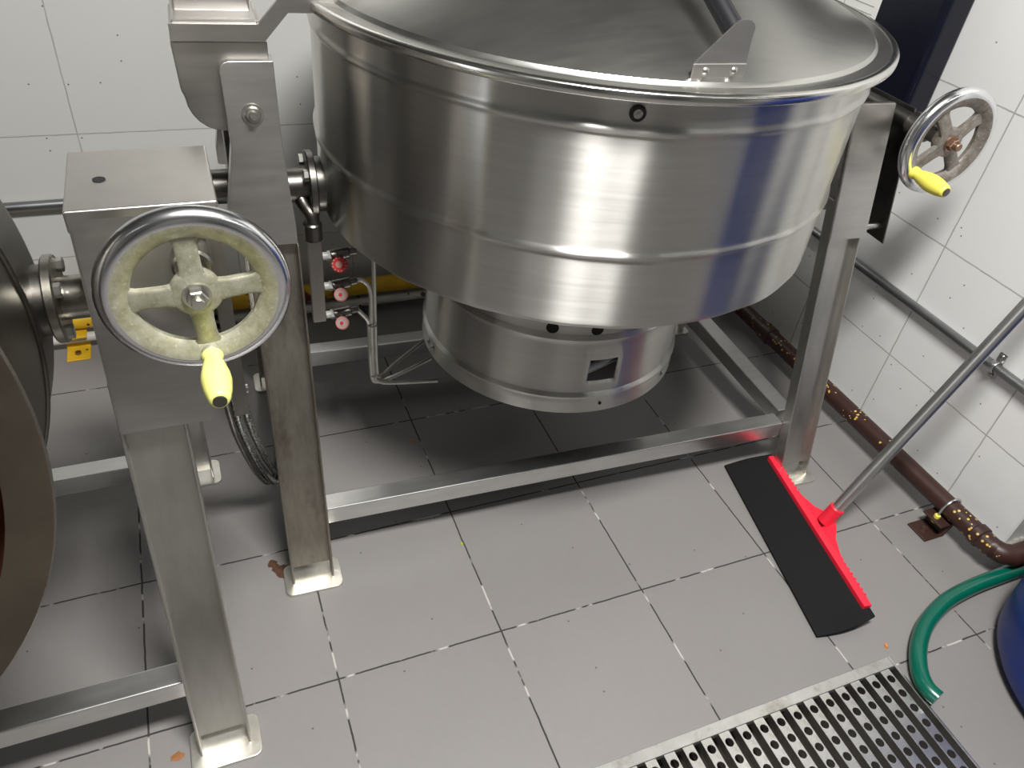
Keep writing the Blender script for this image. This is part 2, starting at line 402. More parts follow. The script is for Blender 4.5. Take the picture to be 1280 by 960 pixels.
def handwheel(parent, c, rot, cast_mat, yel, nut, R=.0935):
    Q = Matrix.Translation(c) @ Matrix.Rotation(rad(90), 4, 'X') @ Matrix.Rotation(rot, 4, 'Z')   # local +z -> -y (toward the operator)
    # local frame: x right, y up, z toward operator ; handle at angle -90 in local
    m = MB()
    m.lathe([(.0, -.016), (.024, -.016), (.027, -.010), (.030, .0), (.029, .008), (.025, .010), (.0, .011)], 32, Q)
    for k in range(4):
        A = Q @ Matrix.Rotation(k * PI / 2 - PI / 2, 4, 'Z')
        t = bmesh.new(); L0, L1 = .022, R - .016
        sec = [(-.011, -.007), (-.004, -.011), (.004, -.011), (.011, -.007), (.0125, .003), (.009, .0055), (-.009, .0055), (-.0125, .003)]
        rings = []
        for i in range(9):
            u = i / 8; x = L0 + (L1 - L0) * u; wsc = 1.0 + .8 * max(0, (u - .72) / .28) ** 2 + .2 * max(0, (.2 - u) / .2)
            rings.append([t.verts.new((x, a * wsc, b + .004 * (1 - u))) for a, b in sec])
        for a_, b_ in zip(rings[:-1], rings[1:]):
            for q in range(8): t.faces.new((a_[q], a_[(q + 1) % 8], b_[(q + 1) % 8], b_[q]))
        t.faces.new(rings[0]); t.faces.new(rings[-1]); bmesh.ops.recalc_face_normals(t, faces=list(t.faces))
        m.merge(t, A)
    # flat inner band of the rim
    m.lathe([(R - .0225, -.006), (R - .0235, .002), (R - .0190, .0070), (R - .009, .0128), (R - .002, .0140), (R - .001, .0130), (R - .001, -.008), (R - .012, -.010)], 72, Q, closed=True)
    A = Q @ Matrix.Translation((0, -(R - .006), 0)); m.lathe([(0, -.004), (.0135, -.004), (.0135, .011), (.011, .014), (0, .014)], 20, A)
    wl = m.build('handwheel', cast_mat, parent, 40)
    r = MB(); r.torus(R + .0005, .0145, Q); r.build('wheel_rim', 'chrome', wl, 60)
    n = MB()
    A = Q
    n.lathe([(0, .010), (.0165, .010), (.0165, .0135), (0, .0135)], 24, A)
    n.lathe([(0, .013), (.0125, .013), (.0125, .0215), (.0110, .0230), (0, .0230)], 6, A)
    n.lathe([(0, .022), (.0082, .022), (.0082, .0315), (.0070, .0330), (0, .0330)], 20, A)
    n.build('hub_nut', nut, wl, 30)
    h = MB(); A = Q @ Matrix.Translation((0, -(R - .006), .013))
    h.lathe([(0, 0), (.0125, 0), (.0132, .003), (.0115, .008), (.0108, .012), (.0135, .022), (.0170, .040), (.0178, .052), (.0160, .070), (.0128, .084), (.0110, .088), (.0085, .089), (0, .089)], 32, A)
    hd = h.build('crank_handle', yel, wl, 50)
    e = MB(); e.lathe([(0, .088), (.0085, .0882), (.0080, .0905), (0, .091)], 16, A); e.build('handle_screw', 'darksteel', hd)
    return wl

def flange_set(parent, xs, sx, xface, tilt=None, mat='trunnion', length=.06):
    """trunnion: round flange bolted to the vessel side at x=xs (sx = side), neck out to xface"""
    m = MB(); s = sx
    m.cyl((xs, 0, TZ), (xs + s * .014, 0, TZ), .062, seg=40, bev=.002)
    m.cyl((xs + s * .010, 0, TZ), (xface, 0, TZ), .031, seg=32)
    o = m.build('trunnion', mat, parent)
    for k in range(4):
        a = rad(45 + 90 * k)
        b = MB(); y, z = .048 * math.cos(a), .048 * math.sin(a)
        b.hexn((xs + s * .013, y, TZ + z), (xs + s * .023, y, TZ + z), .0105)
        b.build('flange_bolt', 'bolt', o)
    # welded saddle that carries the flange on the round body
    w_ = MB(); w_.cyl((xs - s * .035, 0, TZ), (xs, 0, TZ), .05, seg=32); w_.build('saddle', 'darksteel', o)
    return o

def frame_parts(root, xl, xr, mats, rails=True, only_right=False):
    """legs with plates, rails"""
    sides = [(xr[0], xr[1], mats[1], mats[3])] if only_right else [(xl[0], xl[1], mats[0], mats[2]), (xr[0], xr[1], mats[1], mats[3])]
    for x0, x1, lm, pm in sides:
        for sgn in (-1, 1):
            lg = leg_channel(x0, x1, .70, sgn).build('leg', lm, root)
            foot_plate((x0 + x1) / 2, sgn).build('foot_plate', pm, lg)
    def rail(lo, hi): 
        m = MB(); m.box(lo, hi, .0035, 2); return m.build('rail', 'rail', root)
    a, b = xl[1], xr[0]
    yf = fy(.13, .030)
    rail((a, yf, .105), (b, yf + .042, .150))
    rail((a, -yf - .042, .105), (b, -yf, .150))
    return yf

# ---- main kettle
KM = empty('tilting_kettle', (.955, .55, 0), rad(-2.15), 'big upright stainless steel tilting kettle with a closed domed lid, in the middle', 'cooking kettle')
KX = -.010                                                  # vessel axis in the machine frame
T = Matrix.Translation((KX, 0, 0))
v = MB(); v.lathe(vessel_profile(False), 420, T); VES = v.build('vessel', 'vessel', KM, 45); wavy(VES, KX, 0)
for ang, z in ((-100, 1.020),):
    b = MB(); a = rad(-107); d = Vector((math.cos(a), math.sin(a), 0)); p = Vector((KX, 0, 1.029)) + d * (BODY_R - .004)
    b.cyl(p - d * .004, p + d * .0085, .0115, seg=24, bev=.002); sc = b.build('rim_screw', 'black', VES)
    b = MB(); b.cyl(p + d * .008, p + d * .010, .0065, seg=16, bev=.001); b.cyl(p + d * .008, p + d * .0115, .0028, seg=6); b.build('screw_head', 'bolt', sc)
# lid
LR = .524
l = MB(); z0 = RIM_Z - .003
l.lathe([(LR - .03, z0 + .002), (LR - .004, z0), (LR + .001, z0 + .003), (LR + .001, z0 + .008), (LR, z0 + .011), (LR - .005, z0 + .0125), (LR - .032, z0 + .0115), (LR - .035, z0 + .0135),
         (LR - .038, z0 + .017), (LR - .058, z0 + .026), (.34, z0 + .077), (.20, z0 + .105), (.188, z0 + .110), (.05, z0 + .114), (0, z0 + .114)], 160, T)
LID = l.build('lid', 'lid', KM, 25)
e = MB(); e.lathe([(LR - .010, z0 - .001), (LR + .001, z0 - .001), (LR + .003, z0 + .002), (LR + .003, z0 + .009), (LR + .001, z0 + .0125), (LR - .006, z0 + .0140), (LR - .010, z0 + .0130)], 160, T, closed=True)
e.build('lid_edge', 'rimsteel', LID, 50)
# lid bracket with two rivets and the black bar handle
bx, by = -.045, -.480
dome = lambda r: z0 + .034 + (LR - .060 - r) * (.051 / (.485 - .34))
br = MB()
zf = z0 + .022
br.box((bx - .042, by + .004, zf - .006), (bx + .040, by + .007, zf + .016), .001, 1, Matrix.Translation((0, 0, 0)))
pts = [(bx - .042, by + .006, zf + .014), (bx + .040, by + .006, zf + .014), (bx + .043, by + .012, zf + .050)]
for k in range(7):
    a = rad(10 + 140 * k / 6); pts.append((bx + .026 + .018 * math.cos(a), by + .012, zf + .056 + .013 * math.sin(a)))
br.prism(pts, (0, .003, 0), .0008)
BR = br.build('lid_bracket', 'sheet', LID)
for dx in (-.022, .022):
    r_ = MB(); r_.lathe([(0, .003), (.003, .0028), (.0055, .001), (.006, 0)], 16, Matrix.Translation((bx + dx, by + .004, zf + .006)) @ Matrix.Rotation(rad(90), 4, 'X')); r_.build('rivet', 'bolt', BR)
hb = MB(); hb.tube([(bx + .024, by + .020, zf + .046), (bx - .01, by + .30, zf + .190), (bx - .02, by + .46, zf + .215), (bx - .03, by + .66, zf + .185), (bx - .035, by + .92, zf + .06)], .0145, 16)
hb.build('bar_handle', 'black', LID)
br2 = MB(); br2.box((bx - .075, -by - .06, zf - .008), (bx + .005, -by - .057, zf + .09), .001, 1); br2.build('lid_bracket', 'sheet', LID)
# burner skirt
BX = .005; BY = 0.
BT = Matrix.Translation((BX, BY, 0))
def skirt():
    m = MB(); seg = 144
    prof = [(.287, .690), (.287, .530), (.287, .512), (.2915, .508), (.295, .503), (.2925, .498), (.289, .493), (.2925, .368), (.2965, .364), (.2990, .360), (.2965, .355), (.295, .350), (.299, .318)]
    t = bmesh.new(); rings = []
    # extra rings for the window between z=.455 and z=.392
    prof = prof[:7] + [(.2893, .486), (.290, .450), (.2915, .396), (.2922, .375)] + prof[7:]
    for r, z in prof: rings.append([t.verts.new((BX + r * math.cos(2 * PI * k / seg), BY + r * math.sin(2 * PI * k / seg), z)) for k in range(seg)])
    k0 = int(round(263 / 360 * seg)); 
    for i in range(len(rings) - 1):
        for k in range(seg):
            if i == 8 and k0 <= k < k0 + 5: continue
            t.faces.new((rings[i][k], rings[i][(k + 1) % seg], rings[i + 1][(k + 1) % seg], rings[i + 1][k]))
    bmesh.ops.recalc_face_normals(t, faces=list(t.faces))
    m.merge(t); return m
SK = skirt().build('burner_skirt', 'vessel', KM, 40)
so = SK.modifiers.new('thickness', 'SOLIDIFY'); so.thickness = .003; so.offset = -1
for a in (-97, -79, -61, -115):
    h_ = MB(); d = Vector((math.cos(rad(a)), math.sin(rad(a)), 0)); p = Vector((BX, BY, .524)) + d * .286
    h_.cyl(p, p + d * .0016, .0125, seg=24); h_.build('vent_hole', 'hole', SK)
for a in (-52, -178, -173):
    h_ = MB(); d = Vector((math.cos(rad(a)), math.sin(rad(a)), 0)); p = Vector((BX, BY, .337)) + d * .2965
    h_.cyl(p, p + d * .004, .007, .005, seg=14, bev=.001); h_.build('skirt_screw', 'bolt', SK)
h_ = MB(); d = Vector((math.cos(rad(-90)), math.sin(rad(-90)), 0)); p = Vector((BX, BY, .337)) + d * .2965
h_.cyl(p, p + d * .0016, .0035, seg=10); h_.build('vent_hole', 'hole', SK)
bn = MB(); bn.lathe([(0, .335), (.235, .335), (.235, .66), (0, .66)], 48, BT); CH = bn.build('shade_core', 'black', KM)  # black core added so the inside looks shaded through the skirt window
bn = MB(); bn.tube([(BX - .06, BY - .258, .405), (BX - .02, BY - .262, .418), (BX + .03, BY - .258, .435)], .016, 14); bn.build('burner_pipe', 'conduit', CH)
# frame
frame_parts(KM, (-.657, -.573), (.560, .648), ('legdirty', 'legsteel', 'plate', 'plate'))
for x0, x1 in ((-.645, -.60), (.575, .625)):
    m = MB(); m.box((x0, fy(.13, .034) + .04, .107), (x1, -fy(.13, .034) - .04, .15), .005, 2); m.build('rail', 'rail', KM)
# left support: sloping plate along both legs, bolted, with the trunnion neck
def sloped_plate(x_of_z, z0, z1, off0, off1, sgn=-1, bev=.002, n=1):
    m = MB(); t = bmesh.new()
    def ring(z): 
        xa, xb = x_of_z(z); f0, f1 = fy(z, off0), fy(z, off1)
        if sgn > 0: f0, f1 = -f0, -f1
        return [t.verts.new(p) for p in ((xa, f0, z), (xb, f0, z), (xb, f1, z), (xa, f1, z))]
    zs = [z0 + (z1 - z0) * i / n for i in range(n + 1)] if not isinstance(n, list) else n
    R = [ring(z) for z in zs]
    t.faces.new(R[0]); t.faces.new(R[-1])
    for A, B in zip(R[:-1], R[1:]):
        for k in range(4): t.faces.new((A[k], A[(k + 1) % 4], B[(k + 1) % 4], B[k]))
    bmesh.ops.recalc_face_normals(t, faces=list(t.faces))
    if bev: bmesh.ops.bevel(t, geom=[e for e in t.edges if len(e.link_faces) == 2 and e.calc_face_angle(0) > .3], offset=bev, segments=2, affect='EDGES')
    m.merge(t); return m
def lx(z):
    if z > .86: return (-.662, -.583)
    if z > .74: u = (.86 - z) / .12; return (-.662 - .020 * u, -.583 + .008 * u)
    return (-.682, -.575)
def front_plate():
    pts = [(-.583, .982), (-.648, .982), (-.655, .980), (-.660, .976), (-.662, .968), (-.660, .86), (-.682, .74), (-.682, .706), (-.575, .706), (-.575, .74), (-.583, .86)]
    m = MB(); m.prism([(x, fy(z, -.004), z) for x, z in pts], (0, .034, 0), .0018); return m
sp = front_plate().build('support_plate', 'sheet', KM)
sp2 = sloped_plate(lx, .706, .982, -.004, .030, sgn=1, n=[.706, .74, .80, .86, .982]).build('support_plate', 'sheet', KM)
bk = MB(); z = .908; nrm = Vector((0, -1, SL)).normalized(); p = Vector((-.622, fy(z, -.004), z))
bk.cyl(p, p + nrm * .003, .0165, seg=24, bev=.0008); bk.cyl(p + nrm * .003, p + nrm * .010, .0125, .011, seg=20, bev=.001); bk.cyl(p + nrm * .008, p + nrm * .020, .0065, seg=16, bev=.001)
bk.build('pivot_bolt', 'bolt', sp)
web = MB(); web.box((-.668, -.075, .66), (-.600, .075, .88), .003); web.build('bearing_block', 'darksteel', KM)
sh = MB(); sh.cyl((-.735, 0, .73), (-.66, 0, .73), .03, seg=28, bev=.002); sh.build('shaft_end', 'darksteel', KM)
flange_set(KM, KX - BODY_R - .012, -1, -.605, mat='darksteel')
# lid hinge hood with rounded corner and lid arm
hd = MB(); pts = [(-.588, -.100, 1.006), (-.724, -.100, 1.006), (-.720, -.100, .935)]
for k in range(7):
    a = rad(180 + 90 * k / 6); pts.append((-.664 + .052 * math.cos(a), -.100, .925 + .052 * math.sin(a) * 1.05))
pts += [(-.588, -.100, .870)]
hd.prism(pts, (0, .20, 0), .003); HOOD = hd.build('lid_hinge_hood', 'sheet', KM)
prof = [(-.722, 1.010), (-.592, 1.010), (-.556, 1.050), (-.512, 1.050), (-.40, 1.100), (-.40, 1.120), (-.519, 1.072), (-.566, 1.072), (-.600, 1.034), (-.722, 1.034)]
for ya in (.107, -.115):
    ar = MB(); ar.prism([(x, ya, z) for x, z in prof], (0, .008, 0), .001)
    AR = ar.build('lid_arm', 'sheet', KM)
tp = MB(); tp.box((-.718, -.106, 1.014), (-.600, .106, 1.038), .003); tp.box((-.714, -.060, 1.036), (-.606, .095, 1.060), .004); tp.build('hinge_cover', 'sheet', AR)
# right support: front cover plate, open gear, side plate, wheel shaft and wheel
cv = sloped_plate(lambda z: (.553, .654), .622, .900, -.008, .004).build('gear_cover', 'sheet', KM)
cv2 = sloped_plate(lambda z: (.553, .654), .622, .900, -.008, .004, sgn=1).build('gear_cover', 'sheet', KM)
hs = MB(); hs.box((.560, -.10, .64), (.648, .10, .885), .003); hs.build('gear_case', 'darksteel', KM)
sd = MB(); sd.prism([(.715, fy(.60, .0), .60), (.715, -fy(.60, 0), .60), (.715, -fy(.885, 0), .885), (.715, fy(.885, 0), .885)], (.004, 0, 0), .0008); SD = sd.build('side_plate', 'gear', KM)
rd = MB(); rd.cyl((.65, fy(.64, .02), .632), (.715, fy(.64, .02), .632), .008, seg=16); rd.build('spacer_rod', 'bolt', SD)
def gear(x0, x1, c, R, n):
    m = MB(); pts = []
    for k in range(n):
        for da, rr in ((-.32, R - .008), (-.16, R), (.16, R), (.32, R - .008)):
            a = 2 * PI * (k + da) / n; pts.append((x0, c[0] + rr * math.cos(a), c[1] + rr * math.sin(a)))
    m.prism(pts, (x1 - x0, 0, 0)); return m
gear(.668, .698, (0, TZ), .105, 40).build('worm_gear', 'gear', KM)
def wheel_shaft(root, x, ywheel, z, mat='darksteel'):
    m = MB(); m.cyl((x, ywheel + .012, z), (x, .06, z), .016, seg=24); m.cyl((x, ywheel + .05, z), (x, ywheel + .10, z), .024, seg=24, bev=.003)
    return m.build('wheel_shaft', mat, root)
wheel_shaft(KM, .689, -.262, .868)
handwheel(KM, (.689, -.262, .868), rad(-50), MAT['castworn'], MAT['yellow2'], MAT['rustbolt'])
flange_set(KM, KX + BODY_R + .012, 1, .57, mat='darksteel')
# gas manifold under the left trunnion
mf = MB(); mx, my = -.522, -.045
mf.tube([(-.555, 0, TZ), (-.545, my * .6, .70), (mx - .012, my, .685), (mx - .012, my, .66)], .013, 14)
mf.cyl((mx - .012, my, .672), (mx - .012, my, .635), .0175, seg=20, bev=.003)
MF = mf.build('gas_elbow', 'darksteel', KM)
m = MB(); m.box((mx - .024, my - .006, .45), (mx + .002, my + .006, .648), .0015); MN = m.build('gas_manifold', 'leg_dark', KM)
vz = (.598, .530, .462)
for k, z in enumerate(vz):
    x = mx + .002
    m = MB(); m.cyl((x, my, z), (x + .012, my, z), .008, seg=14, bev=.001); m.cyl((x + .010, my, z), (x + .018, my, z), .010, seg=6)
    m.build('valve_fitting', 'white', MN)
    m = MB(); m.cyl((x + .016, my, z), (x + .052, my, z + .004), .011, seg=16, bev=.002); m.cyl((x + .048, my, z + .004), (x + .066, my, z + .006), .007, seg=12, bev=.001)
    m.cyl((x + .030, my, z), (x + .030, my - .022, z - .010), .009, seg=14)
    vb = m.build('gas_valve', 'darksteel', MN)
    m = MB(); a0 = Vector((x + .030, my - .020, z - .010)); dn = Vector((-.25, -.80, .55)).normalized()
    m.cyl(a0, a0 + dn * .012, .0155 if k == 0 else .0138, .0148 if k == 0 else .0130, seg=28, bev=.002); kb = m.build('valve_knob', 'knobr' if k == 0 else 'knobp', vb)
    m = MB(); m.cyl(a0 + dn * .0118, a0 + dn * .0130,   .0072 if k else .0065, seg=20); m.build('knob_centre', 'white' if k else 'knobp', kb)
    if k:
        m = MB(); m.cyl(a0 + dn * .0125, a0 + dn * .0142, .0036, seg=16); m.build('knob_screw', 'knobr', kb)
    else:
        m = MB(); sd_ = dn.orthogonal().normalized(); up_ = dn.cross(sd_)
        for q in range(12):
            a = 2 * PI * q / 12; pp = a0 + dn * .0118 + (sd_ * math.cos(a) + up_ * math.sin(a)) * .0125
            m.cyl(pp, pp + dn * .0012, .0013, seg=8)
        m.build('knob_marks', 'white', kb)
tx = -.425
def tube(pts, r=.0048): 
    m = MB(); m.tube(pts, r, 10, sub=5); return m.build('gas_tube', 'tube', KM)
tube([(mx + .068, my, vz[1] + .006), (tx - .02, my, vz[1] + .006), (tx - .004, my, vz[1] - .02), (tx - .003, my, .42), (tx, my, .30), (tx + .012, my - .004, .272), (tx + .05, my - .01, .266), (BX - .285, -.055, .255)])
tube([(mx + .068, my, vz[2] + .006), (tx - .03, my, vz[2] + .004), (tx - .01, my, vz[2] - .025), (tx - .006, my + .004, .40), (tx - .004, my, .29), (tx + .012, my, .268), (tx + .06, my + .01, .272), (BX - .285, .01, .268)])
tube([(tx + .006, my + .01, .69), (tx + .005, my + .005, .60), (tx + .006, my + .005, .45), (tx + .008, my, .30), (tx + .022, my + .01, .276), (tx + .06, my + .05, .272), (BX - .272, .09, .268)])
m = MB(); m.torus(.009, .0018, Matrix.Translation((tx, my, .425)), 24); m.build('tube_tie', 'white', KM)
m = MB(); m.torus(.009, .0018, Matrix.Translation((tx + .004, my, .288)), 24); m.build('tube_tie', 'white', KM)

# ---- left kettle, tipped forward
KL = empty('tilting_kettle', (-.484, .272, 0), 0, 'dark kettle at the left edge tipped right over, its mouth towards the viewer', 'cooking kettle')
TILT = Matrix.Translation((-.010, 0, TZ)) @ Matrix.Rotation(rad(82), 4, 'X') @ Matrix.Translation((0, 0, -TZ))
prof = vessel_profile(True) + [(.524, RIM_Z + .004), (.527, RIM_Z + .008), (.524, RIM_Z + .012), (.487, RIM_Z + .011)]
v = MB(); v.lathe(prof, 128, TILT); VL = v.build('vessel', 'vessel_shaded', KL, 45)
i_ = MB(); i_.lathe([(.479, RIM_Z + .0108), (.477, RIM_Z + .006), (.476, BEAD_Z), (.47, BODY_Z0 + .02), (0, BODY_Z0 + .015)], 96, TILT); i_.build('vessel_interior', 'stained', VL)
r_ = MB(); r_.lathe([(.478, RIM_Z + .0125), (.522, RIM_Z + .0135), (.525, RIM_Z + .0130), (.525, RIM_Z + .0120), (.478, RIM_Z + .0112)], 128, TILT, closed=True); r_.build('vessel_rim', 'rimbrown', VL)
s_ = MB(); s_.lathe([(.286, BODY_Z0), (.288, .524), (.296, .516), (.290, .506), (.293, .380), (.2995, .372), (.299, .330), (.293, .330)], 72, TILT); s_.build('burner_skirt', 'vessel_shaded', KL, 40)
frame_parts(KL, (-.657, -.573), (.565, .648), ('legsteel', 'legsteel', 'plate', 'plate'))
flange_set(KL, BODY_R + .002, 1, .60)
flange_set(KL, -BODY_R - .002, -1, -.60)
sp = sloped_plate(lx, .706, .982, -.004, .030, n=[.706, .74, .80, .86, .982]).build('support_plate', 'sheet', KL)
sloped_plate(lambda z: (.567, .684), .632, .920, -.012, .0, bev=.003).build('gear_cover', 'sheet', KL)
sloped_plate(lambda z: (.567, .684), .632, .830, -.012, .0, sgn=1, bev=.003).build('gear_cover', 'sheet', KL)
m = MB(); m.box((.573, fy(.632, .002), .632), (.578, -fy(.632, .002), .918), .001, 1)
m = MB(); m.prism([(.573, fy(.633, 0), .633), (.573, -fy(.633, 0), .633), (.573, -fy(.82, 0), .82), (.573, .03, .905), (.573, fy(.905, 0), .905)], (.004, 0, 0), .0008); m.build('case_side', 'sheet', KL)
m = MB(); m.box((.565, fy(.92, -.014), .894), (.733, .030, .923), .003, 3); TC = m.build('top_cover', 'sheet', KL)
m = MB(); m.cyl((.603, fy(.92) + .065, .9225), (.603, fy(.92) + .065, .9240), .0075, seg=20); m.build('cover_hole', 'hole', TC)
m = MB(); m.prism([(.722, fy(.625, .004), .625), (.722, -.10, .625), (.722, -.06, .90), (.722, fy(.90, .004), .90)], (.005, 0, 0), .0008)
SD = m.build('side_plate', 'sheet', KL)
sloped_plate(lambda z: (.712, .731), .626, .895, -.002, .002, bev=.0006).build('side_flange', 'leg_dark', SD)
m = MB(); m.cyl((.66, fy(.66, .03), .640), (.735, fy(.66, .03), .640), .0065, seg=14); m.build('spacer_rod', 'bolt', SD)
gear(.690, .712, (0, TZ), .105, 40).build('worm_gear', 'gear', KL)
wheel_shaft(KL, .692, -.227, .856, 'trunnion')
handwheel(KL, (.692, -.227, .856), rad(3), MAT['cast'], MAT['yellow'], MAT['bolt'])

# braided hoses hanging behind the left machine
for k, (dx, dy, low, mt) in enumerate(((0, 0, .09, 'braid'), (.016, .012, .105, 'braid'), (-.012, -.008, .10, 'darksteel'))):
    m = MB(); m.tube([(.228 + dx, .30 + dy, .56), (.232 + dx, .33 + dy, .42), (.243 + dx, .37 + dy, .30), (.268 + dx, .42 + dy, .16), (.292 + dx, .455 + dy, low), (.316 + dx, .50 + dy, .15), (.325 + dx, .57 + dy, .33), (.325 + dx, .62 + dy, .50)], .0075 if k < 2 else .0055, 12)
    o = m.build('flexible_hose', mt)
    tag(o, ['braided metal hose looping down behind the yellow crank handle, leftmost of the braided pair', 'braided metal hose looping down beside the stained left leg, rightmost of the bundle', 'plain thin dark hose in the hanging bundle between the two kettle frames'][k], 'hose', 'hoses hanging between the kettles')

# ------------------------------------------------------------------ pipes on the walls
CZ = .387
def pipe_thing(name, pts, r, mat, label, cat, smooth=False, group=None):
    m = MB(); m.tube(pts, r, 16, smooth=smooth); o = m.build(name, mat); return tag(o, label, cat, group)
pipe_thing('conduit_pipe', [(XW - .0118, YC - .0, CZ), (XW - .0118, YB - .026, CZ)], .0115, 'conduit', 'thin grey conduit running along the right tiled wall above the brown pipe', 'pipe')
pipe_thing('conduit_pipe', [(XL + .1, YB - .0128, CZ - .005), (XW - .03, YB - .0128, CZ - .005)], .0125, 'conduit', 'grey conduit on the back wall seen left of the steel gear box', 'pipe')
def clip(loc):
    root = empty('pipe_clip', loc, 0, 'zinc saddle clip holding the grey conduit to the right wall', 'pipe clip')
    m = MB(); m.torus(.0135, .0022, Matrix.Rotation(rad(90), 4, 'X') @ Matrix.Scale(3.2, 4, (0, 0, 1)), 32); m.build('strap', 'clip', root)
    for s in (-1, 1):
        m = MB(); m.box((.0085, -.010, s * .022 - .013), (.0117, .010, s * .022 + .013), .0015, 2); t_ = m.build('tab', 'clip', root)
        m = MB(); m.lathe([(0, .004), (.004, .003), (.006, 0)], 14, Matrix.Translation((.0085, 0, s * .026)) @ Matrix.Rotation(rad(-90), 4, 'Y')); m.build('screw', 'bolt', t_)
clip((XW - .0118, .075, CZ))
# brown / yellow gas pipe round the room
PX, PZ, PY = XW - .095, .068, YB - .088
G = empty('gas_pipe', (PX, PY, 0), 0, 'brown flaking gas pipe low along the right wall, turning yellow along the back wall', 'pipe')
def gl(p): return (p[0] - PX, p[1] - PY, p[2])
m = MB(); m.tube([gl(p) for p in ((PX, PY - .05, PZ), (PX, .60, PZ), (PX, .2, PZ), (PX, YC + .02, PZ), (PX + .004, YC - .028, PZ), (PX + .022, YC - .048, PZ), (PX + .06, YC - .055, PZ), (PX + .30, YC - .055, PZ), (XR - .02, YC - .055, PZ))], .0245, 20)
m.build('brown_run', 'brown', G)
m = MB(); m.tube([gl(p) for p in ((PX, PY - .06, PZ + .001), (PX, PY - .02, PZ), (PX - .02, PY, PZ + .002), (PX - .06, PY, PZ + .006), (.6, PY, PZ + .012), (-.5, PY, PZ + .012), (XL + .05, PY, PZ + .012))], .0250, 20)
m.build('yellow_run', 'ypipe', G)
m = MB(); m.cyl(gl((PX, YC + .03, PZ)), gl((PX, YC + .005, PZ)), .028, seg=20, bev=.003); m.build('pipe_collar', 'brown', G)
m = MB(); m.cyl(gl((PX, .70, PZ)), gl((PX, .66, PZ)), .029, seg=20, bev=.003); m.build('pipe_collar', 'brown', G)
def bracket(name, loc, rz, mat, label, PZ=PZ):
    root = empty(name, loc, rz, label, 'bracket')
    # local: pipe runs along y at x=0; foot reaches to -x
    m = MB(); m.box((-.076, -.030, 0), (-.012, .028, .005), .001, 1); m.prism([(-.020, -.030, .003), (-.014, -.030, .003), (.002, -.030, PZ - .0245), (-.004, -.030, PZ - .0245)], (0, .058, 0)); m.box((-.046, -.030, PZ - .030), (.024, .028, PZ - .0245), .001, 1)
    m.build('bracket_plate', mat, root)
    m = MB(); m.cyl((-.050, 0, .005), (-.050, 0, .012), .008, seg=6); m.build('anchor_bolt', 'rustbolt', root)
    m = MB(); pts = [(-.031, 0, PZ - .03)] + [(.0285 * math.cos(rad(a)), 0, PZ + .0285 * math.sin(rad(a))) for a in range(180, -1, -20)] + [(.029, 0, PZ - .03)]
    m.tube(pts, .0032, 8, sub=3); m.build('u_bolt', 'clip', root)
    m = MB(); m.hexn((-.031, 0, PZ - .040), (-.031, 0, PZ - .016), .0075); m.build('u_bolt_nut', 'yellow2', root)
    return root
bracket('pipe_bracket', (PX, -.062, 0), 0, 'brownp', 'brown Z-shaped bracket bolted to the floor under the brown pipe')
bracket('pipe_bracket', (-.13, PY, 0), rad(90), 'ypipe', 'yellow bracket under the gas pipe beside the left kettle trunnion', PZ + .012)
pipe_thing('water_pipe', [(XL + .1, PY - .022, .038), (PX - .15, PY - .022, .038)], .013, 'wpipe', 'thin chipped white pipe below the yellow pipe along the back wall', 'pipe')

# ------------------------------------------------------------------ black cabinet on the right wall with a printed sheet
m = MB(); m.box((XW - .085, .545, .696), (XW + .0005, 1.10, 1.55), .018, 4)
tag(m.build('wall_cabinet', 'panel'), 'glossy navy black cabinet on the right wall behind the kettle', 'cabinet')
pr = empty('printed_sheet', (XW - .085, .84, .90), 0, 'white printed paper sheet stuck on the black cabinet behind the lid', 'paper')
m = MB(); m.box((-.0012, -.11, 0), (-.0002, .11, .30), 0); m.build('sheet', 'paper', pr)
m = MB()
for k in range(14):
    z = .02 + k * .018; m.box((-.0016, -.095, z), (-.0011, .02 + .06 * random.random(), z + .0022))
m.torus(.035, .0012, Matrix.Translation((-.0014, .04, .085)) @ Matrix.Rotation(rad(90), 4, 'Y') , 32); m.torus(.022, .0010, Matrix.Translation((-.0014, .05, .075)) @ Matrix.Rotation(rad(90), 4, 'Y'), 32)
m.build('print', 'ink', pr)

# ------------------------------------------------------------------ floor squeegee
A_, B_ = Vector((1.503, .239, .030)), Vector((1.424, -.212, .030))        # red bar ends
ax = (A_ - B_).normalized(); side = Vector((-ax.y, ax.x, 0)); mid = (A_ + B_) / 2; Ls = (A_ - B_).length
rz = math.atan2(ax.y, ax.x)
SQ = empty('floor_squeegee', (mid.x, mid.y, 0), rz, 'red floor squeegee with wide black rubber blade and aluminium pole', 'squeegee')
# local x along the bar (far end +), local +y = left = towards blade edge
h = Ls / 2
t = MB(); b_ = bmesh.new(); nx, ny = 24, 10; g = []
for i in range(nx + 1):
    row = []
    for j in range(ny + 1):
        u = i / nx; q = j / ny
        x = -h - .022 - .012 * q + (2 * h + .034 + .012 * q) * u; y = -.008 + (.124 + .012 * (1 - u)) * q
        z = .0275 * (1 - q) ** 1.5 + .0022
        curl = max(0, (.12 - u) / .12) ** 2 * .006 * math.sin(PI * q)
        row.append(b_.verts.new((x + .012 * math.sin(PI * q) * (1 if u > .9 else -1) * max(0, abs(u - .5) - .4) * 10 * .6, y, z + curl)))
    g.append(row)
for i in range(nx):
    for j in range(ny): b_.faces.new((g[i][j], g[i + 1][j], g[i + 1][j + 1], g[i][j + 1]))
r = bmesh.ops.extrude_face_region(b_, geom=list(b_.faces)); bmesh.ops.translate(b_, vec=(0, 0, .005), verts=[e for e in r['geom'] if isinstance(e, bmesh.types.BMVert)])
